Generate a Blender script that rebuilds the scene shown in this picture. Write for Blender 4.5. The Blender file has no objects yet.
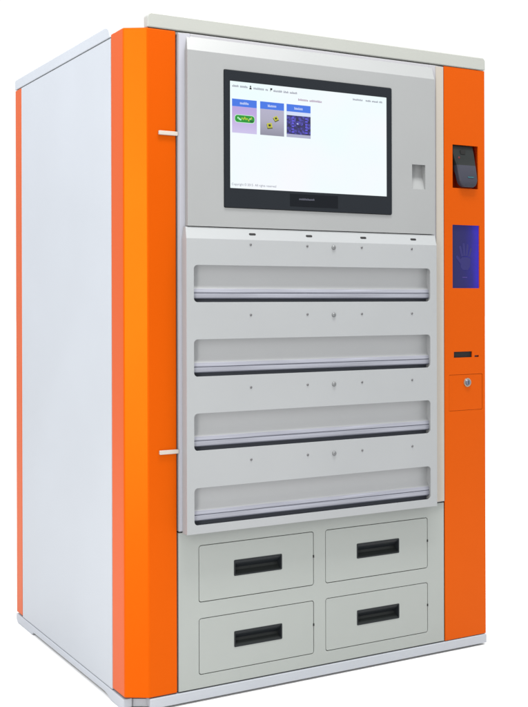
import bpy, bmesh, math, random
from mathutils import Vector, Matrix
random.seed(7)
sc = bpy.context.scene
COL = sc.collection
R = math.radians

# ------------------------------------------------------------------ materials
def mat_paint(name, col, rough=.42, spec=.4, bump=.02, vary=.03, scale=900, tint=None, stretch=None, wave=0):
    """powder-coated sheet steel: fine orange-peel grain, faint tone and gloss variation"""
    m = bpy.data.materials.new(name); m.use_nodes = True
    nt = m.node_tree; n = nt.nodes; l = nt.links
    b = n['Principled BSDF']
    tc = n.new('ShaderNodeTexCoord')
    big = n.new('ShaderNodeTexNoise'); big.inputs['Scale'].default_value = 3.1; big.inputs['Detail'].default_value = 2.5
    if stretch:
        mp = n.new('ShaderNodeMapping'); mp.inputs['Scale'].default_value = stretch
        l.new(tc.outputs['Object'], mp.inputs['Vector']); l.new(mp.outputs['Vector'], big.inputs['Vector'])
    else: l.new(tc.outputs['Object'], big.inputs['Vector'])
    rmp = n.new('ShaderNodeMapRange')
    rmp.inputs['From Min'].default_value = .1; rmp.inputs['From Max'].default_value = .9
    rmp.inputs['To Min'].default_value = 1 - vary*1.6; rmp.inputs['To Max'].default_value = 1 + vary*1.6
    l.new(big.outputs['Fac'], rmp.inputs['Value'])
    mul = n.new('ShaderNodeVectorMath'); mul.operation = 'SCALE'
    mul.inputs[0].default_value = col[:3]
    l.new(rmp.outputs['Result'], mul.inputs['Scale'])
    l.new(mul.outputs['Vector'], b.inputs['Base Color'])
    r2 = n.new('ShaderNodeMapRange')
    r2.inputs['From Min'].default_value = .1; r2.inputs['From Max'].default_value = .9
    r2.inputs['To Min'].default_value = rough - .03; r2.inputs['To Max'].default_value = rough + .03
    l.new(big.outputs['Fac'], r2.inputs['Value']); l.new(r2.outputs['Result'], b.inputs['Roughness'])
    b.inputs['Specular IOR Level'].default_value = spec
    if tint: b.inputs['Metallic'].default_value = .28; b.inputs['Specular Tint'].default_value = (*tint, 1)
    if bump:
        f = n.new('ShaderNodeTexNoise'); f.inputs['Scale'].default_value = scale; f.inputs['Detail'].default_value = 2
        l.new(tc.outputs['Object'], f.inputs['Vector'])
        bp = n.new('ShaderNodeBump'); bp.inputs['Strength'].default_value = bump; bp.inputs['Distance'].default_value = .001
        l.new(f.outputs['Fac'], bp.inputs['Height'])
        l.new(bp.outputs['Normal'], b.inputs['Normal'])
        if wave:                                          # slow oil-canning of a large thin sheet
            wv = n.new('ShaderNodeTexNoise'); wv.inputs['Scale'].default_value = 2.2; wv.inputs['Detail'].default_value = 0
            l.new(tc.outputs['Object'], wv.inputs['Vector'])
            b2 = n.new('ShaderNodeBump'); b2.inputs['Strength'].default_value = wave; b2.inputs['Distance'].default_value = .02
            l.new(wv.outputs['Fac'], b2.inputs['Height']); l.new(bp.outputs['Normal'], b2.inputs['Normal'])
            l.new(b2.outputs['Normal'], b.inputs['Normal'])
    return m

def mat_flat(name, col, rough=.5, spec=.5, metal=0):
    m = bpy.data.materials.new(name); m.use_nodes = True
    b = m.node_tree.nodes['Principled BSDF']
    b.inputs['Base Color'].default_value = (*col, 1); b.inputs['Roughness'].default_value = rough
    b.inputs['Specular IOR Level'].default_value = spec; b.inputs['Metallic'].default_value = metal
    return m

def mat_glow(name, col, s=1.0):
    m = bpy.data.materials.new(name); m.use_nodes = True
    b = m.node_tree.nodes['Principled BSDF']
    b.inputs['Base Color'].default_value = (.01, .01, .01, 1); b.inputs['Roughness'].default_value = .35
    b.inputs['Specular IOR Level'].default_value = .1
    b.inputs['Emission Color'].default_value = (*col, 1); b.inputs['Emission Strength'].default_value = s
    return m

def lin(r, g, b):
    f = lambda c: (c/255/12.92) if c/255 <= .04045 else ((c/255+.055)/1.055)**2.4
    return (f(r), f(g), f(b))

M = {}
M['grey'] = mat_paint('pale_grey_paint', (.188, .195, .198))
M['shelf'] = mat_paint('shelf_grey_paint', (.216, .226, .234))
M['doorgrey'] = mat_paint('door_grey_paint', (.245, .245, .262))
M['drawer'] = mat_paint('drawer_grey_paint', (.210, .226, .217))
M['white'] = mat_paint('white_side_paint', (.268, .286, .312), rough=.4, wave=.35)
M['trim'] = mat_paint('cap_grey_paint', (.235, .243, .228))
M['rail'] = mat_paint('plinth_paint', (.27, .287, .315))
M['orange'] = mat_paint('orange_paint', (.395, .052, .0006), rough=.36, spec=.45, vary=.015, tint=(1, .5, .05))
M['dark'] = mat_flat('dark_carcass_steel', (.012, .012, .013), .7, .2)
M['niche'] = mat_paint('niche_shaded_orange', (.26, .014, .001), rough=.5, spec=.3, tint=(1, .5, .05))  # orange darkened for the shade inside the reader recess
M['black'] = mat_paint('black_bezel_plastic', (.010, .012, .015), rough=.3, spec=.08, bump=.01)
M['plastic'] = mat_paint('black_moulded_plastic', (.012, .014, .014), rough=.42, spec=.12, bump=.04)
M['plastic2'] = mat_paint('slate_moulded_plastic', (.026, .027, .038), rough=.45, spec=.15, bump=.04)
M['handle'] = mat_paint('handle_black_plastic', (.010, .012, .014), rough=.35, spec=.15)
M['rubber'] = mat_flat('rubber', (.01, .01, .01), .8, .2)
M['chrome'] = mat_flat('lock_chrome', (.34, .31, .25), .28, .4, .85)
M['steel'] = mat_flat('zinc_screw_steel', (.13, .135, .14), .40, .3, .5)
M['bracket'] = mat_paint('hinge_white_paint', (.31, .28, .25))
M['flap'] = mat_paint('slot_flap_plastic', (.232, .240, .248), rough=.34, spec=.4, bump=0)
M['lip'] = mat_paint('slot_lip_acrylic', (.185, .192, .225), rough=.25, spec=.4, bump=0, vary=.22, stretch=(1.5, 1, 90))
M['lipdark'] = mat_flat('slot_lip_seam', (.075, .080, .105), .4, .2)
M['gutter'] = mat_flat('slot_gutter_shade', (.060, .066, .082), .5, .2)  # dark colour holds the shadow along the bottom of each slot
M['floor'] = mat_flat('white_studio_floor', (.64, .64, .64), .6, .4)

# ------------------------------------------------------------------ mesh helpers
def finish(name, bm, mats, parent=None, bevel=0, segs=2, smooth=30, angle=35):
    """link a bmesh as one mesh object whose origin is the centre of its bounds"""
    bmesh.ops.recalc_face_normals(bm, faces=bm.faces)
    co = [v.co for v in bm.verts]
    lo = Vector([min(c[i] for c in co) for i in range(3)]); hi = Vector([max(c[i] for c in co) for i in range(3)])
    cen = (lo + hi) / 2
    for v in bm.verts: v.co -= cen
    me = bpy.data.meshes.new(name); bm.to_mesh(me); bm.free()
    for m in (mats if isinstance(mats, (list, tuple)) else [mats]): me.materials.append(m)
    if smooth and not bevel:
        me.polygons.foreach_set('use_smooth', [True]*len(me.polygons))
        me.set_sharp_from_angle(angle=R(smooth))
    o = bpy.data.objects.new(name, me); COL.objects.link(o)
    o.location = cen
    if parent:
        o.parent = parent
        p = parent; off = Vector((0, 0, 0))
        while p: off += p.location; p = p.parent
        o.location = cen - off
    if bevel:
        md = o.modifiers.new('edge', 'BEVEL'); md.width = bevel; md.segments = segs
        md.limit_method = 'ANGLE'; md.angle_limit = R(angle); md.harden_normals = False
    return o

def rrect(x0, x1, z0, z1, r=0, n=5, corners=(1, 1, 1, 1)):
    """rounded rectangle; corners = bottom-left, bottom-right, top-right, top-left"""
    P = []
    cs = [(x0, z0, 180), (x1, z0, 270), (x1, z1, 0), (x0, z1, 90)]
    for (cx, cz, a), on in zip(cs, corners):
        if r and on:
            ox = cx + (r if cx == x0 else -r); oz = cz + (r if cz == z0 else -r)
            for k in range(n+1):
                t = R(a + 90*k/n); P.append((ox + r*math.cos(t), oz + r*math.sin(t)))
        else: P.append((cx, cz))
    return P

def add_plate(bm, outer, holes, y0, y1, mi=0, swap='xz'):
    """flat plate with through holes: outline in x,z between y0 and y1 (or in y,z between x0 and x1, or x,y between z)"""
    def pt(a, b, d):
        return {'xz': (a, d, b), 'yz': (d, a, b), 'xy': (a, b, d)}[swap]
    edges = []
    for loop in [outer] + list(holes):
        vs = [bm.verts.new(pt(a, b, y0)) for a, b in loop]
        edges += [bm.edges.new((vs[i], vs[(i+1) % len(vs)])) for i in range(len(vs))]
    f = bmesh.ops.triangle_fill(bm, edges=edges, use_beauty=True)
    faces = [g for g in f['geom'] if isinstance(g, bmesh.types.BMFace)]
    ex = bmesh.ops.extrude_face_region(bm, geom=faces, use_keep_orig=True)
    nv = [g for g in ex['geom'] if isinstance(g, bmesh.types.BMVert)]
    d = Vector(pt(0, 0, y1 - y0))
    for v in nv: v.co += d
    for g in ex['geom']:
        if isinstance(g, bmesh.types.BMFace): g.material_index = mi
    for fc in faces: fc.material_index = mi
    bmesh.ops.dissolve_limit(bm, angle_limit=R(1), verts=[v for v in bm.verts], edges=[e for e in bm.edges], use_dissolve_boundaries=False, delimit={'MATERIAL'})
    return bm

def plate(outer, holes, y0, y1, swap='xz'):
    return add_plate(bmesh.new(), outer, holes, y0, y1, 0, swap)

def add_box(bm, x0, x1, y0, y1, z0, z1, mi=0):
    vs = [bm.verts.new((x, y, z)) for x in (x0, x1) for y in (y0, y1) for z in (z0, z1)]
    for q in ((0, 1, 3, 2), (4, 6, 7, 5), (0, 4, 5, 1), (2, 3, 7, 6), (0, 2, 6, 4), (1, 5, 7, 3)):
        f = bm.faces.new([vs[i] for i in q]); f.material_index = mi
    return bm
def box(*a): return add_box(bmesh.new(), *a)

def add_strip(bm, prof, x0, x1, mi=0, mis=None):
    """profile of (y,z) points drawn out along x as an open sheet"""
    A = [bm.verts.new((x0, y, z)) for y, z in prof]; B = [bm.verts.new((x1, y, z)) for y, z in prof]
    for i in range(len(prof)-1):
        f = bm.faces.new((A[i], A[i+1], B[i+1], B[i])); f.material_index = mis[i] if mis else mi
def prism_x(prof, x0, x1):
    """closed profile of (y,z) points drawn out along x"""
    return plate(prof, [], x0, x1, 'yz')

def add_cyl(bm, c, r, depth, n=24, r2=None, mi=0):
    """disc facing -y, from c.y back by depth"""
    r2 = r if r2 is None else r2
    A = [bm.verts.new((c[0]+r*math.cos(2*math.pi*k/n), c[1], c[2]+r*math.sin(2*math.pi*k/n))) for k in range(n)]
    B = [bm.verts.new((c[0]+r2*math.cos(2*math.pi*k/n), c[1]+depth, c[2]+r2*math.sin(2*math.pi*k/n))) for k in range(n)]
    fs = [bm.faces.new(A), bm.faces.new(B)] + [bm.faces.new((A[k], A[(k+1) % n], B[(k+1) % n], B[k])) for k in range(n)]
    for f in fs: f.material_index = mi

def add_dome(bm, c, r, h, n=14, rings=4, mi=0):
    prev = None
    for i in range(rings):
        t = i/rings*math.pi/2
        ring = [bm.verts.new((c[0]+r*math.cos(t)*math.cos(2*math.pi*k/n), c[1]-h*math.sin(t), c[2]+r*math.cos(t)*math.sin(2*math.pi*k/n))) for k in range(n)]
        if prev:
            for k in range(n): bm.faces.new((prev[k], prev[(k+1) % n], ring[(k+1) % n], ring[k])).material_index = mi
        prev = ring
    top = bm.verts.new((c[0], c[1]-h, c[2]))
    for k in range(n): bm.faces.new((prev[k], prev[(k+1) % n], top)).material_index = mi

def copy_part(o, parent, d):
    """a copy of a part and its sub-parts moved by d"""
    c = o.copy(); COL.objects.link(c); c.parent = parent; c.location = o.location + Vector(d)
    for ch in list(o.children):
        g = ch.copy(); COL.objects.link(g); g.parent = c
    return c

# ------------------------------------------------------------------ setting
FZ = .004
bm = bmesh.new()
vs = [bm.verts.new(p) for p in ((-60, -60, FZ), (60, -60, FZ), (60, 60, FZ), (-60, 60, FZ))]; bm.faces.new(vs)
fl = finish('floor', bm, M['floor']); fl['kind'] = 'structure'

# ------------------------------------------------------------------ the kiosk
K = bpy.data.objects.new('vending_kiosk', None); COL.objects.link(K); K.location = (.607, .495, FZ)
K['label'] = 'white and orange tool vending kiosk with touch screen, four shelf slots and four drawers'
K['category'] = 'vending machine'
W, D, ZB, ZT, ZC = 1.215, .990, .040, 1.820, 1.8615

# inner carcass: dark box behind all the seams
bm = bmesh.new()
add_plate(bm, [(.012, .13), (.10, .062), (1.203, .062), (1.203, .978), (.012, .978)], [], .030, 1.812, 0, 'xy')
finish('carcass', bm, M['dark'], K)
# roof sheet
finish('roof', plate([(.004, .126), (.004, .985), (1.211, .985), (1.211, .004), (.140, .004), (.056, .004), (.004, .040)], [], 1.8125, 1.8195, 'xy'), M['trim'], K, .002)
# side panels, back
finish('side_panel', box(0, .010, .1235, .9255, .036, 1.811), M['white'], K, .002)
finish('side_panel', box(1.205, 1.215, .0625, .9255, .036, 1.811), M['white'], K, .002)
finish('back_panel', box(.046, 1.169, .979, .990, .040, 1.811), M['white'], K, .002)
# orange corner post: side face, broad chamfer, front face
finish('corner_post', plate([(0, .122), (0, .036), (.056, 0), (.1385, 0), (.1385, .058), (.10, .058), (.016, .122)], [], .040, 1.821, 'xy'), M['orange'], K, .0035, 3, 30, 20)
for sx in (0, 1):
    a, b = (0, .044) if sx == 0 else (1.171, 1.215)
    o = [(0, .927), (0, .990), (.044, .990), (.044, .9795), (.0105, .9795), (.0105, .927)]
    if sx: o = [(1.215 - x, y) for x, y in o]
    finish('rear_strip', plate(o, [], .040, 1.811, 'xy'), M['orange'], K, .002)

# caps round the roof: front fascia and the two side rails
finish('front_cap', plate(rrect(.056, 1.2165, ZT+.0025, ZC, .012, 6, (0, 0, 1, 1)), [], -.002, .026), M['trim'], K, .0025)
finish('side_cap', plate([(.124, 1.8135), (.990, 1.8135), (.990, 1.838), (.985, 1.846), (.160, 1.846), (.148, 1.844), (.136, 1.838), (.128, 1.828)], [], -.0015, .024, 'yz'), M['white'], K, .002)
finish('side_cap', plate([(.030, 1.8135), (.990, 1.8135), (.990, 1.858), (.030, 1.858)], [], 1.190, 1.2165, 'yz'), M['trim'], K, .002)

# plinth: front rail, side rails with feet, recessed kick plate behind the corner
finish('front_rail', plate(rrect(.058, 1.217, .010, .0375, .009, 5, (1, 0, 0, 0)), [], -.002, .026), M['rail'], K, .002)
side_rail = [(.040, .0345), (.990, .0345), (.990, .014), (.978, FZ+.002), (.965, FZ), (.835, FZ), (.818, .006), (.806, .014), (.178, .016), (.160, .014), (.140, .008), (.128, FZ), (.064, FZ), (.048, FZ+.003), (.040, .012)]
finish('side_rail', plate(side_rail, [], -.0015, .024, 'yz'), M['rail'], K, .002)
finish('side_rail', plate(side_rail, [], 1.191, 1.2165, 'yz'), M['rail'], K, .002)
finish('kick_plate', plate([(.026, .050), (.064, .027), (1.188, .027), (1.188, .975), (.026, .975)], [], FZ+.005, .0295, 'xy'), M['rail'], K)

# ---------------------------------------------------------------- door
bm = plate([(.1425, .045), (.1425, -.004), (.1515, -.0045), (.1765, -.0085), (.1765, .034), (.9880, .034), (.9880, -.0085), (1.012, -.0085), (1.039, -.0045), (1.0475, -.004), (1.0475, .045)], [], .4735, 1.8165, 'xy')
add_box(bm, .1764, .9881, -.0083, .0345, 1.800, 1.8163)
finish('door', bm, M['doorgrey'], K, .0012)
finish('light_tinted_edge', plate([(.1445, -.0058), (.1515, -.0066), (.1755, -.0100), (.1755, -.0080), (.1515, -.0048), (.1445, -.0042)], [], .4760, 1.8140, 'xy'), mat_paint('cool_light_lavender', (.250, .253, .285)), K)  # added strip: cool light from the left painted as lavender
finish('light_tinted_edge', plate([(1.0445, -.0058), (1.0390, -.0064), (1.0130, -.0100), (1.0130, -.0080), (1.0390, -.0048), (1.0445, -.0042)], [], .4760, 1.8140, 'xy'), mat_paint('warm_light_beige', (.272, .248, .218)), K)  # added strip: warm light from the right painted as beige
for z in (1.5435, .690):
    finish('hinge', plate(rrect(.086, .1415, z-.0055, z+.0055, .002, 3), [], -.006, .004), M['bracket'], K, .0012)

# raised display panel: flat front, sloping top edge, openings for the monitor and the finger pull
PF = -.036; PD = -.025      # faces of the shelf panel and of the display panel
MX0, MX1, MZ0, MZ1 = .271, .8325, 1.350, 1.726
def panel_mesh(x0, x1, z0, za, zb, yb, holes, inset=.006, depth=-.0075, pf=PF):
    """sheet-metal cover in one mesh: front with openings, folded sides and a sloping top fold"""
    bm = bmesh.new()
    edges = []
    loops = []
    for loop in [[(x0, z0), (x1, z0), (x1, za), (x0, za)]] + holes:
        v = [bm.verts.new((a, pf, b)) for a, b in loop]; loops.append(v)
        edges += [bm.edges.new((v[i], v[(i+1) % len(v)])) for i in range(len(v))]
    bmesh.ops.triangle_fill(bm, edges=edges, use_beauty=True)
    bmesh.ops.dissolve_limit(bm, angle_limit=R(1), verts=bm.verts[:], edges=bm.edges[:], use_dissolve_boundaries=False)
    for v in loops[1:]:                                   # folded-in rims of the openings
        w = [bm.verts.new((p.co.x, pf + .004, p.co.z)) for p in v]
        for i in range(len(v)): bm.faces.new((v[i], v[(i+1) % len(v)], w[(i+1) % len(v)], w[i]))
    a, b, c, d = loops[0]
    ab, bb = bm.verts.new((x0, depth, z0)), bm.verts.new((x1, depth, z0))
    tl, tr = bm.verts.new((x0+inset, yb, zb)), bm.verts.new((x1+.004, yb, zb))
    cb, db = bm.verts.new((x1, depth, za)), bm.verts.new((x0, depth, za))
    tlb, trb = bm.verts.new((x0+inset, depth, zb)), bm.verts.new((x1+.004, depth, zb))
    bm.faces.new((a, b, bb, ab)); bm.faces.new((d, c, tr, tl))
    bm.faces.new((a, d, db, ab)); bm.faces.new((b, c, cb, bb))
    if yb < depth - .0005:
        bm.faces.new((d, tl, tlb, db)); bm.faces.new((c, tr, trb, cb)); bm.faces.new((tl, tr, trb, tlb))
    else:
        bm.faces.new((d, tl, db)); bm.faces.new((c, tr, cb))
    return bm
dp = finish('display_panel', panel_mesh(.1605, .9955, 1.2960, 1.769, 1.809, -.008,
     [rrect(MX0-.001, MX1+.001, MZ0-.001, MZ1+.001, .004), rrect(.910, .960, 1.431, 1.505, .001, 2)], pf=PD), M['grey'], K, .0014, 2, 0, 19)
# finger pull: a scoop that slopes forward to its lower edge
bm = bmesh.new()
add_strip(bm, [(-.0212, 1.507), (-.0050, 1.5055), (-.0050, 1.482), (-.0070, 1.474), (-.0222, 1.4295)], .9085, .9615)
add_box(bm, .9065, .9095, -.0211, .012, 1.429, 1.507); add_box(bm, .9605, .9635, -.0211, .012, 1.429, 1.507)
finish('finger_pull', bm, M['grey'], dp)

# ---------------------------------------------------------------- monitor
SX0, SX1, SZ0, SZ1 = .2885, .8150, 1.4035, 1.6970
mon = finish('monitor', plate(rrect(MX0, MX1, MZ0, MZ1, .004), [rrect(SX0, SX1, SZ0, SZ1)], -.0285, -.008), M['black'], K, .0012)
bm = bmesh.new()
add_box(bm, .478, .640, -.0288, -.0280, 1.3605, 1.3965, 0)
finish('name_plate', bm, mat_flat('gloss_black_plate', (.006, .007, .009), .2, .05), mon, .0003)
def glyphs(bm, x0, x1, z, h, y, mi=0, gap=.35, words=(1,), th=.55):
    """a run of tiny unreadable letter strokes between x0 and x1"""
    n = max(3, int((x1 - x0) / (h*.62))); st = (x1 - x0)/n
    tot = sum(words); cuts = set(); acc = 0
    for w in words[:-1]:
        acc += w; cuts.add(int(round(n*acc/tot)))
    for i in range(n):
        if i in cuts: continue
        a = x0 + i*st; w = st*.74; t = h*.17
        hh = h if random.random() < .28 else h*.72
        kind = random.random()
        def b(xa, xb, za, zb): add_box(bm, xa, xb, y-.00012, y, za, zb, mi)
        b(a, a+t, z, z+hh)                                   # stem, bowl, and a bar or a foot
        b(a+w-t, a+w, z, z+h*.72 - t)
        b(a, a+w, z+h*.72-t, z+h*.72) if kind < .7 else b(a+t, a+w-t, z+h*.36, z+h*.36+t)
        if kind > .3: b(a+t, a+w-t, z, z+t)
bm = bmesh.new(); glyphs(bm, .508, .560, 1.3795, .0060, -.0289)
finish('maker_mark', bm, mat_flat('mark_grey', (.07, .072, .095), .4, .1), mon)

E = {}
E['white'] = mat_glow('screen_white', lin(244, 253, 255), .87)
E['blue'] = mat_glow('screen_tab_blue', lin(62, 118, 232), .86)
E['ink'] = mat_glow('screen_ink', lin(130, 130, 152), .84)
E['black'] = mat_glow('screen_black', lin(20, 22, 30), .8)
E['maroon'] = mat_glow('screen_heading', lin(170, 130, 170), .8)
E['pale'] = mat_glow('screen_pale', lin(215, 225, 250), .86)

def mat_screen(name, ramp, axis='Z', lo=-.05, hi=.05):
    m = mat_glow(name, (1, 1, 1), .86)
    nt = m.node_tree; n = nt.nodes; l = nt.links
    tc = n.new('ShaderNodeTexCoord'); sp = n.new('ShaderNodeSeparateXYZ'); l.new(tc.outputs['Object'], sp.inputs[0])
    mr = n.new('ShaderNodeMapRange'); mr.inputs['From Min'].default_value = lo; mr.inputs['From Max'].default_value = hi
    l.new(sp.outputs[axis], mr.inputs['Value'])
    cr = n.new('ShaderNodeValToRGB'); e = cr.color_ramp.elements
    while len(e) < len(ramp): e.new(.5)
    for k, (p, c) in enumerate(ramp): e[k].position = p; e[k].color = (*c, 1)
    l.new(mr.outputs['Result'], cr.inputs['Fac']); l.new(cr.outputs['Color'], n['Principled BSDF'].inputs['Emission Color'])
    return m
E['lilac'] = mat_screen('picture_lilac', [(0, lin(208, 200, 238)), (.5, lin(196, 172, 226)), (1, lin(176, 158, 226))])
E['steel'] = mat_screen('picture_grey', [(0, lin(140, 140, 158)), (.45, lin(176, 174, 194)), (1, lin(186, 182, 210))])
def mat_board():
    m = mat_glow('picture_board', (1, 1, 1), .86)
    nt = m.node_tree; n = nt.nodes; l = nt.links
    tc = n.new('ShaderNodeTexCoord')
    v = n.new('ShaderNodeTexVoronoi'); v.inputs['Scale'].default_value = 130; v.distance = 'CHEBYCHEV'
    l.new(tc.outputs['Object'], v.inputs['Vector'])
    cr = n.new('ShaderNodeValToRGB'); e = cr.color_ramp.elements
    e[0].position = .1; e[0].color = (*lin(86, 82, 192), 1); e[1].position = .62; e[1].color = (*lin(34, 32, 76), 1)
    x = e.new(.4); x.color = (*lin(52, 48, 128), 1)
    l.new(v.outputs['Distance'], cr.inputs['Fac']); l.new(cr.outputs['Color'], n['Principled BSDF'].inputs['Emission Color'])
    return m
E['board'] = mat_board()
E['green'] = mat_glow('picture_green', lin(18, 150, 40), .86); E['dgreen'] = mat_glow('picture_dark_green', lin(10, 92, 40), .86)
E['lime'] = mat_glow('picture_lime', lin(165, 205, 50), .86); E['olive'] = mat_glow('picture_olive', lin(92, 96, 40), .86)
E['yellow'] = mat_glow('picture_yellow', lin(196, 196, 60), .86); E['mint'] = mat_glow('picture_mint', lin(190, 250, 205), .86)

def mat_page():
    m = mat_glow('page_white', (1, 1, 1), .87)
    nt = m.node_tree; n = nt.nodes; l = nt.links
    tc = n.new('ShaderNodeTexCoord'); ns = n.new('ShaderNodeTexNoise'); ns.inputs['Scale'].default_value = 5; ns.inputs['Detail'].default_value = 1
    l.new(tc.outputs['Object'], ns.inputs['Vector'])
    cr = n.new('ShaderNodeValToRGB'); e = cr.color_ramp.elements
    e[0].position = .3; e[0].color = (*lin(238, 254, 255), 1); e[1].position = .7; e[1].color = (*lin(248, 250, 255), 1)
    l.new(ns.outputs['Fac'], cr.inputs['Fac']); l.new(cr.outputs['Color'], n['Principled BSDF'].inputs['Emission Color'])
    return m
E['white'] = mat_page()
YS = -.0255
bm = bmesh.new()
add_box(bm, SX0-.002, SX1+.002, YS, YS+.004, SZ0-.002, SZ1+.002, 0)
g = YS - .0001
def lay(x0, x1, z0, z1, mi, k=1): add_box(bm, x0, x1, YS-.00025*k, YS-.00025*(k-1)-.00002, z0, z1, mi)
glyphs(bm, .2965, .345, 1.6815, .0065, g, 1, words=(3, 4))
glyphs(bm, .363, .410, 1.6800, .0065, g, 1, words=(5, 2))
glyphs(bm, .427, .505, 1.6790, .0065, g, 1, words=(4, 3, 4))
# person and flag symbols
add_plate(bm, [(.3500, 1.679), (.3570, 1.679), (.3570, 1.682), (.3550, 1.684), (.3520, 1.684), (.3500, 1.682)], [], g-.0001, g, 2)
add_plate(bm, [(.3535+.0022*math.cos(k*.63), 1.6868+.0026*math.sin(k*.63)) for k in range(10)], [], g-.0001, g, 2)
add_plate(bm, [(.4165, 1.679), (.4178, 1.679), (.4178, 1.6825), (.4230, 1.6835), (.4230, 1.6885), (.4165, 1.688)], [], g-.0001, g, 2)
glyphs(bm, .508, .588, 1.6615, .0065, g, 3, words=(4, 5))
glyphs(bm, .695, .730, 1.6790, .006, g, 1); glyphs(bm, .740, .800, 1.6790, .006, g, 1, words=(3, 4, 2))
scr = finish('screen', bm, [E['white'], E['ink'], E['black'], E['maroon']], mon)
# bottom line of the page
def text_mesh(s, size, x, y, z, m, name, parent):
    cu = bpy.data.curves.new(name, 'FONT'); cu.body = s; cu.size = size
    t = bpy.data.objects.new(name, cu); COL.objects.link(t)
    dg = bpy.context.evaluated_depsgraph_get()
    me = bpy.data.meshes.new_from_object(t.evaluated_get(dg)); bpy.data.objects.remove(t); bpy.data.curves.remove(cu)
    b = bmesh.new(); b.from_mesh(me); bpy.data.meshes.remove(me)
    for v in b.verts: v.co = Vector((x + v.co.x, y, z + v.co.y))
    return finish(name, b, m, parent)
text_mesh('Copyright © 2015  All rights reserved', .0092, .2935, YS-.0003, 1.4115, E['ink'], 'page_footer', mon)

def tile(x0, x1, z0=1.556, z1=1.649):
    bm = bmesh.new(); zt = z1 - .0205
    add_box(bm, x0, x1, YS-.0003, YS-.00005, zt, z1, 0)
    add_box(bm, x0, x1, YS-.0003, YS-.00005, z0, zt-.0002, 1)
    cx = (x0+x1)/2
    glyphs(bm, cx-.014, cx+.014, z1-.0138, .0072, YS-.0003, 2)
    return bm
def tile_done(bm, pic, extra):
    return finish('menu_tile', bm, [E['blue'], pic, E['pale']] + extra, mon)
bm = tile(.2955, .3730); y = YS-.0003
add_plate(bm, rrect(.3030, .3665, 1.5845, 1.6065, .0085), [], y-.0001, y, 3)
add_plate(bm, rrect(.3045, .3655, 1.5860, 1.6050, .0080), [], y-.0002, y-.00012, 4)
for k in range(11):
    a = .312 + k*.0042; b = 1.590 + random.uniform(0, .006)
    add_box(bm, a, a+.0035, y-.0003, y-.00021, b, b+random.uniform(.003, .007), random.choice((5, 6, 3)))
add_box(bm, .352, .362, y-.0003, y-.00021, 1.588, 1.592, 7)
tile_done(bm, E['lilac'], [E['mint'], E['green'], E['lime'], E['yellow'], E['dgreen']])
bm = tile(.3840, .4610)
def chip(cx, cz, s, a):
    def q(k, dz=0, sq=.8): return [(cx + s*k*math.cos(R(a+90*i)), cz + dz + s*k*sq*math.sin(R(a+90*i))) for i in range(4)]
    add_plate(bm, q(1, -.002), [], y-.0001, y, 3); add_plate(bm, q(.95, .001), [], y-.0002, y-.00012, 4)
    add_plate(bm, q(.42, .001), [], y-.0003, y-.00022, 5)
chip(.4140, 1.5830, .0120, 55); chip(.4345, 1.6040, .0105, 75)
tile_done(bm, E['steel'], [E['olive'], E['yellow'], E['black']])
bm = tile(.4695, .5490); 
add_box(bm, .4695, .5490, y-.0001, y-.00003, 1.618, 1.6284, 2)
add_box(bm, .4695, .5490, y-.0001, y-.00003, 1.556, 1.565, 3)
for xx in (.486, .531):
    for k in range(6): add_box(bm, xx, xx+.008, y-.0001, y-.00003, 1.569+k*.008, 1.5735+k*.008, 4)
for k in range(10):
    a = .496 + random.random()*.03; b = 1.570 + random.random()*.04
    add_box(bm, a, a+.004, y-.0001, y-.00003, b, b+.0012, 4)
add_box(bm, .503, .508, y-.0002, y-.00012, 1.594, 1.5965, 2)
tile_done(bm, E['board'], [mat_glow('picture_base', lin(176, 178, 205), .86), mat_glow('picture_violet', lin(92, 84, 220), .86)])

# ---------------------------------------------------------------- shelf panel with four slots
SL = [1.091, .891, .692, .492]; SH = .1000; XA, XB = .1780, .9740
sp = finish('shelf_panel', panel_mesh(.1560, .9985, .4690, 1.262, 1.2940, -.0225,
     [rrect(XA, XB, z, z+SH, .011, 6) for z in SL], .004), M['shelf'], K, .0014, 2, 0, 19)
z = SL[0]
def slot_mesh(z):
    bm = bmesh.new()
    y0 = PF + .0038
    # flap: hangs behind the opening and curls forward over the lip
    pr = [(y0, z+SH+.003), (-.014, z+SH+.002), (-.012, z+.090), (-.0105, z+.058), (-.0125, z+.048), (-.0165, z+.040), (-.020, z+.0365)]
    add_strip(bm, pr, XA-.006, XB+.006, 0)
    # clear lip with a channel along it, then the gutter below with its shadow painted in
    pr = [(-.020, z+.0365), (-.0222, z+.0340), (-.0225, z+.0262), (-.0208, z+.0254), (-.0208, z+.0242), (-.0232, z+.0232), (-.0238, z+.0150), (-.0232, z+.0118), (-.0225, z+.0095), (-.017, z+.0085)]
    add_strip(bm, pr, XA-.006, XB+.006, mis=[1, 1, 2, 2, 1, 1, 1, 2, 2])
    add_strip(bm, [(-.017, z+.0085), (-.008, z+.0080), (-.008, z-.003), (y0, z-.003)], XA-.006, XB+.006, 3)
    for xa in (XA-.007, XB+.005): add_box(bm, xa, xa+.002, y0, .016, z-.004, z+SH+.004, 0)
    return bm
slot = finish('shelf_slot', slot_mesh(z), [M['flap'], M['lip'], M['lipdark'], M['gutter']], sp, 0, 2, 40)
for zz in SL[1:]: copy_part(slot, sp, (0, 0, zz - z))
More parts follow.
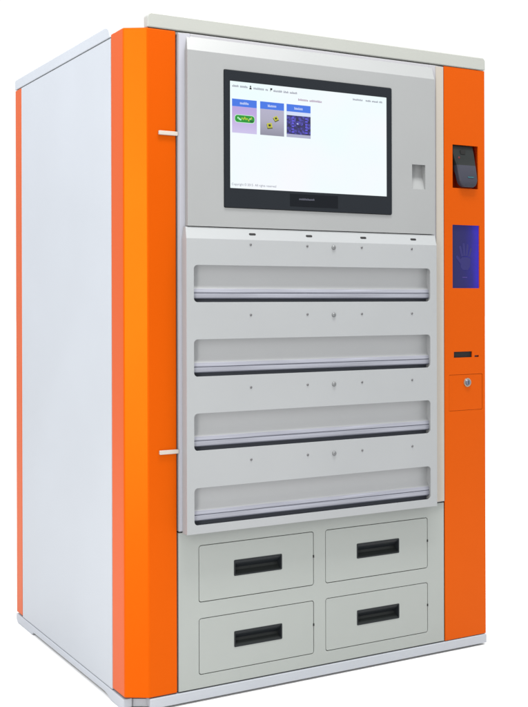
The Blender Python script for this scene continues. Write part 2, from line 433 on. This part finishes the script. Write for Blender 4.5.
# thin dark plates in place of slits in the sloping top fold
import mathutils
sl_dir = Vector((0, -.0225 - PF, 1.2940-1.262)).normalized(); nrm = Vector((0, -sl_dir.z, sl_dir.y))
mid = Vector((0, PF + .5*(-.0225-PF), 1.2780))
bm = bmesh.new(); add_plate(bm, rrect(-.0105, .0105, -.0032, .0032, .0030, 4), [], -.0006, .0004)
rot = Matrix.Rotation(-math.atan2(sl_dir.y, sl_dir.z), 4, 'X')
bmesh.ops.transform(bm, matrix=Matrix.Translation(mid + Vector((.361, 0, 0))) @ rot, verts=bm.verts)
slit = finish('slit', bm, M['dark'], sp)
for x in (.5455, .7325, .9150): copy_part(slit, sp, (x-.361, 0, 0))
# rivets and push-button catches
bm = bmesh.new(); add_dome(bm, (.352, PF, 1.2490), .0036, .0022)
rv = finish('rivet', bm, mat_flat('rivet_steel', (.10, .10, .105), .4, .4, .6), sp)
bm = bmesh.new(); add_dome(bm, (.6245, PF, 1.2470), .0068, .0050, 20, 5)
ct = finish('catch', bm, M['steel'], sp)
for j, zz in enumerate((1.2490, 1.0555, .8560, .6570)):
    for i, x in enumerate((.352, .5355, .7225, .9045)):
        if i or j: copy_part(rv, sp, (x-.352, 0, zz-1.2490))
    if j: copy_part(ct, sp, (0, 0, zz-1.2490))

sp.location.x -= .005

# ---------------------------------------------------------------- drawers
XL = (.2045, .5705); XR = (.6135, .9830); ZU = (.2755, .4275); ZL = (.0785, .2285)
G = .0019
holes = [rrect(a[0]-G, a[1]+G, b[0]-G, b[1]+G, .006+G) for a in (XL, XR) for b in (ZU, ZL)]
finish('drawer_surround', plate(rrect(.1425, 1.0475, .0415, .4690), holes, 0, .024), M['drawer'], K, .001)
def drawer(a, b):
    cx = .3885 if a is XL else .7990; cz = (.355 if b is ZU else .158)
    h = rrect(cx-.0755, cx+.0755, cz-.0205, cz+.0205, .002, 3)
    d = finish('drawer', plate(rrect(a[0], a[1], b[0], b[1], .006), [h], .0004, .020), M['drawer'], K, .0008)
    bm = bmesh.new()
    # recessed black pull: rim, deep pocket and a curved grip across the top
    add_plate(bm, rrect(cx-.0770, cx+.0770, cz-.0220, cz+.0220, .003, 3), [rrect(cx-.0735, cx+.0735, cz-.0185, cz+.0185, .002, 3)], -.0006, .0003)
    pr = [(.0002, cz+.0186), (.003, cz+.012), (.016, cz+.0015), (.019, cz-.003), (.017, cz-.010), (.008, cz-.0150), (.0002, cz-.0186)]
    add_strip(bm, pr, cx-.0736, cx+.0736, mis=[0, 0, 0, 1, 1, 1])
    for xa in (cx-.0742, cx+.0732): add_box(bm, xa, xa+.001, .0002, .0195, cz-.0166, cz+.0166)
    finish('handle', bm, [M['handle'], M['plastic']], d)
    # small latch pin on the right edge
    if True:
        bm = bmesh.new(); add_box(bm, a[1]-.0015, a[1]+G+.0006, -.0008, .002, cz-.001, cz+.006)
        finish('latch', bm, M['rubber'], d)
for a in (XL, XR):
    for b in (ZU, ZL): drawer(a, b)

# ---------------------------------------------------------------- orange control column
RX = (1.0860, 1.1880, 1.4450, 1.5800); PX = (1.0850, 1.1935, 1.1325, 1.3300)
HX = (1.0705, 1.2030, .7505, .8620)
holes = [rrect(*RX, .001, 2), rrect(*PX, .001, 2), rrect(1.0890, 1.1620, .9155, .9340, .001, 2),
         rrect(1.1720, 1.1900, .9155, .9215, .001, 2), rrect(HX[0]-.0007, HX[1]+.0007, HX[2]-.0007, HX[3]+.0007, .002, 2)]
finish('control_column', plate([(1.0515, ZB), (W, ZB), (W, 1.8205), (1.0515, 1.8205)], holes, 0, .0045), M['orange'], K, .0016)
bm = bmesh.new(); add_plate(bm, [(1.2085, .0050), (W, .0050), (W, .0612), (1.2085, .0612)], [], ZB, 1.8115, 0, 'xy')
finish('column_return', bm, M['orange'], K)
# niche and the card reader in it
def niche(x0, x1, z0, z1, d):
    bm = bmesh.new(); t = .0015
    vs = lambda y: [bm.verts.new(p) for p in ((x0-t, y, z0-t), (x1+t, y, z0-t), (x1+t, y, z1+t), (x0-t, y, z1+t))]
    a, b = vs(.0048), vs(d)
    for i in range(4): bm.faces.new((a[i], a[(i+1) % 4], b[(i+1) % 4], b[i]))
    bm.faces.new(b); return bm
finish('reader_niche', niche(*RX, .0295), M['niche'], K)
# lofted reader: upright black head, slate tongue that leans out and rounds off at the bottom
def loft(sections, mi_of):
    bm = bmesh.new(); rings = []
    for (z, x0, x1, yf, yb, r) in sections:
        n = 5; P = []
        for k in range(n+1):
            t = R(180 + 90*k/n); P.append((x0 + r + r*math.cos(t), yf + r + r*math.sin(t)))
        for k in range(n+1):
            t = R(270 + 90*k/n); P.append((x1 - r + r*math.cos(t), yf + r + r*math.sin(t)))
        P += [(x1, yb), (x0, yb)]
        rings.append([bm.verts.new((a, b, z)) for a, b in P])
    for i in range(len(rings)-1):
        A, B = rings[i], rings[i+1]; n = len(A)
        for k in range(n): bm.faces.new((A[k], A[(k+1) % n], B[(k+1) % n], B[k])).material_index = mi_of(i)
    bm.faces.new(rings[0]); bm.faces.new(rings[-1]); return bm
sec = [(1.5795, 1.0890, 1.1740, .008, .029, .004), (1.5560, 1.0900, 1.1760, .002, .029, .006), (1.5400, 1.0930, 1.1765, -.002, .028, .008),
       (1.5180, 1.0985, 1.1770, -.006, .020, .008), (1.5170, 1.0995, 1.1770, -.0065, .020, .008), (1.4900, 1.1025, 1.1775, -.011, .008, .008), (1.4700, 1.1050, 1.1770, -.014, .004, .008),
       (1.4600, 1.1080, 1.1740, -.014, .003, .008), (1.4535, 1.1130, 1.1700, -.013, .002, .007), (1.4485, 1.1220, 1.1620, -.010, .000, .004)]
rd = finish('card_reader', loft(sec, lambda i: 0 if i < 4 else 1), [M['plastic'], M['plastic2']], K, 0, 2, 50)
finish('reader_window', plate(rrect(1.118, 1.137, 1.5520, 1.5650, .002, 3), [], -.0006, .006), M['rubber'], rd)
bm = bmesh.new(); add_dome(bm, (1.110, -.0018, 1.5400), .0036, .002)
finish('status_light', bm, mat_flat('red_lens', (.10, .008, .012), .4, .2), rd)
bm = bmesh.new(); add_plate(bm, rrect(1.136, 1.159, 1.4775, 1.4815, .0018, 4), [], -.0142, -.009)
finish('reader_mark', bm, mat_flat('teal_mark', (.02, .075, .09), .4, .2), rd)

# palm scanner: dark blue lit glass with a faint open hand
def mat_scan():
    m = mat_glow('scanner_blue', (1, 1, 1), .52)
    nt = m.node_tree; n = nt.nodes; l = nt.links
    b = n['Principled BSDF']; b.inputs['Roughness'].default_value = .25; b.inputs['Specular IOR Level'].default_value = .04
    tc = n.new('ShaderNodeTexCoord'); sp_ = n.new('ShaderNodeSeparateXYZ'); l.new(tc.outputs['Object'], sp_.inputs[0])
    ns = n.new('ShaderNodeTexNoise'); ns.inputs['Scale'].default_value = 14; ns.inputs['Detail'].default_value = 3
    l.new(tc.outputs['Object'], ns.inputs['Vector'])
    mr = n.new('ShaderNodeMapRange'); mr.inputs['From Min'].default_value = -.055; mr.inputs['From Max'].default_value = .055
    l.new(sp_.outputs['X'], mr.inputs['Value'])
    ad = n.new('ShaderNodeMath'); ad.operation = 'MULTIPLY_ADD'; ad.inputs[1].default_value = .5; 
    l.new(ns.outputs['Fac'], ad.inputs[0]); 
    sb = n.new('ShaderNodeMath'); sb.operation = 'SUBTRACT'; sb.inputs[1].default_value = .25
    l.new(mr.outputs['Result'], sb.inputs[0]); l.new(sb.outputs[0], ad.inputs[2])
    cr = n.new('ShaderNodeValToRGB'); e = cr.color_ramp.elements
    e[0].position = 0; e[0].color = (*lin(44, 44, 112), 1); e[1].position = 1; e[1].color = (*lin(66, 50, 236), 1)
    x = e.new(.45); x.color = (*lin(46, 42, 134), 1); x = e.new(.72); x.color = (*lin(50, 42, 168), 1)
    l.new(ad.outputs[0], cr.inputs['Fac']); l.new(cr.outputs['Color'], b.inputs['Emission Color'])
    return m
ps = finish('palm_scanner', plate(rrect(PX[0]-.002, PX[1]+.002, PX[2]-.002, PX[3]+.002), [], .0055, .040), mat_scan(), K)
bm = bmesh.new(); hx, hz = 1.1400, 1.2200; y = .0052
palm = [(-.018, -.022), (-.010, -.030), (.010, -.030), (.018, -.020), (.021, .004), (.012, .010), (-.012, .010), (-.020, .002)]
add_plate(bm, [(hx+a, hz+b) for a, b in palm], [], y-.0002, y)
def finger(bx, bz, ang, ln, w):
    c, s = math.cos(R(ang)), math.sin(R(ang)); P = []
    for k in range(7):
        t = R(-90 + 180*k/6); P.append((ln + w*math.cos(t), w*math.sin(t)))
    P = [(0, -w)] + P + [(0, w)]
    add_plate(bm, [(hx+bx+a*c-b*s, hz+bz+a*s+b*c) for a, b in P], [], y-.0006, y-.0004)
for f in ((-.0125, .0125, 107, .030, .0042), (-.0040, .0140, 95, .036, .0044), (.0050, .0140, 84, .033, .0043), (.0135, .0110, 70, .026, .0038), (-.0150, -.010, 132, .027, .0046)): finger(*f)
finish('hand_symbol', bm, mat_glow('scanner_hand', lin(54, 49, 140), .55), ps)
bm = bmesh.new(); add_box(bm, 1.128, 1.147, .0048, .0052, 1.1655, 1.1675)
finish('prompt_line', bm, mat_glow('scanner_mark', lin(84, 64, 150), .85), ps)
# card slot and its little indicator slit
bm = bmesh.new(); add_box(bm, 1.0870, 1.1640, .0060, .030, .913, .936)
finish('card_slot', bm, M['dark'], K)
bm = bmesh.new(); add_box(bm, 1.1710, 1.1910, .0055, .020, .914, .923); finish('indicator_slit', bm, mat_flat('dark_red_slit', (.06, .004, .003), .5), K)
# lock hatch
ht = finish('lock_hatch', plate(rrect(*HX, .002, 2), [], .0006, .0042), M['orange'], K, .0008)
bm = bmesh.new(); c = (1.1425, -.0035, .8370)
add_cyl(bm, (c[0], -.0022, c[2]), .0135, .004, 28, .0145)
add_cyl(bm, (c[0], -.0062, c[2]), .0082, .0042, 24, .0105, 2)
add_box(bm, c[0]-.0012, c[0]+.0012, -.0066, -.0060, c[2]-.0055, c[2]+.0055, 1)
bm.faces.ensure_lookup_table()
finish('lock', bm, [M['chrome'], M['dark'], mat_flat('lock_barrel', (.13, .15, .20), .3, .4, .7)], ht)

# ------------------------------------------------------------------ light: bright white studio
w = bpy.data.worlds.new('World'); sc.world = w; w.use_nodes = True
nt = w.node_tree; bg = nt.nodes['Background']; bg.inputs['Strength'].default_value = 1.0
tc = nt.nodes.new('ShaderNodeTexCoord'); sx = nt.nodes.new('ShaderNodeSeparateXYZ'); nt.links.new(tc.outputs['Generated'], sx.inputs[0])
mr = nt.nodes.new('ShaderNodeMapRange')           # white studio: walls white, ceiling brighter
mr.inputs['From Min'].default_value = .25; mr.inputs['From Max'].default_value = .95; mr.inputs['To Min'].default_value = .92; mr.inputs['To Max'].default_value = 2.2
nt.links.new(sx.outputs['Z'], mr.inputs['Value']); nt.links.new(mr.outputs['Result'], bg.inputs['Color'])

def lamp(name, loc, target, size, power, col, sizey=None):
    L = bpy.data.lights.new(name, 'AREA'); L.energy = power; L.color = col; L.size = size
    L.shape = 'RECTANGLE'; L.size_y = sizey or size
    o = bpy.data.objects.new(name, L); COL.objects.link(o); o.location = loc
    o.rotation_euler = (Vector(target) - Vector(loc)).to_track_quat('-Z', 'Y').to_euler()
    return o
lamp('overhead_lamp', (.50, -.92, 4.2), (.50, -.1, 0), 1.8, 165, (1, .99, .96), .6)
lamp('key_lamp', (-1.95, -2.1, 1.45), (.03, .02, 1.42), .55, 66, (1, .97, .92), 2.6)
lamp('side_lamp', (-1.9, .7, 3.3), (0, .55, 1.3), 1.2, 70, (.90, .93, 1))

# ------------------------------------------------------------------ camera
cam = bpy.data.cameras.new('camera'); co = bpy.data.objects.new('camera', cam); COL.objects.link(co)
cam.sensor_fit = 'HORIZONTAL'; cam.sensor_width = 36; cam.lens = 36*1105.9/528
cam.shift_y = -51.5/528; cam.clip_end = 500; cam.clip_start = .05
co.matrix_world = Matrix.Translation((-1.127, -2.703, 1.091)) @ Matrix.Rotation(R(-29.61), 4, 'Z') @ Matrix.Rotation(R(90), 4, 'X') @ Matrix.Rotation(R(-.155), 4, 'Z')
sc.camera = co
sc.view_settings.view_transform = 'Standard'; sc.view_settings.look = 'None'
sc.view_settings.exposure = .15; sc.view_settings.gamma = 1
sc.cycles.max_bounces = 8
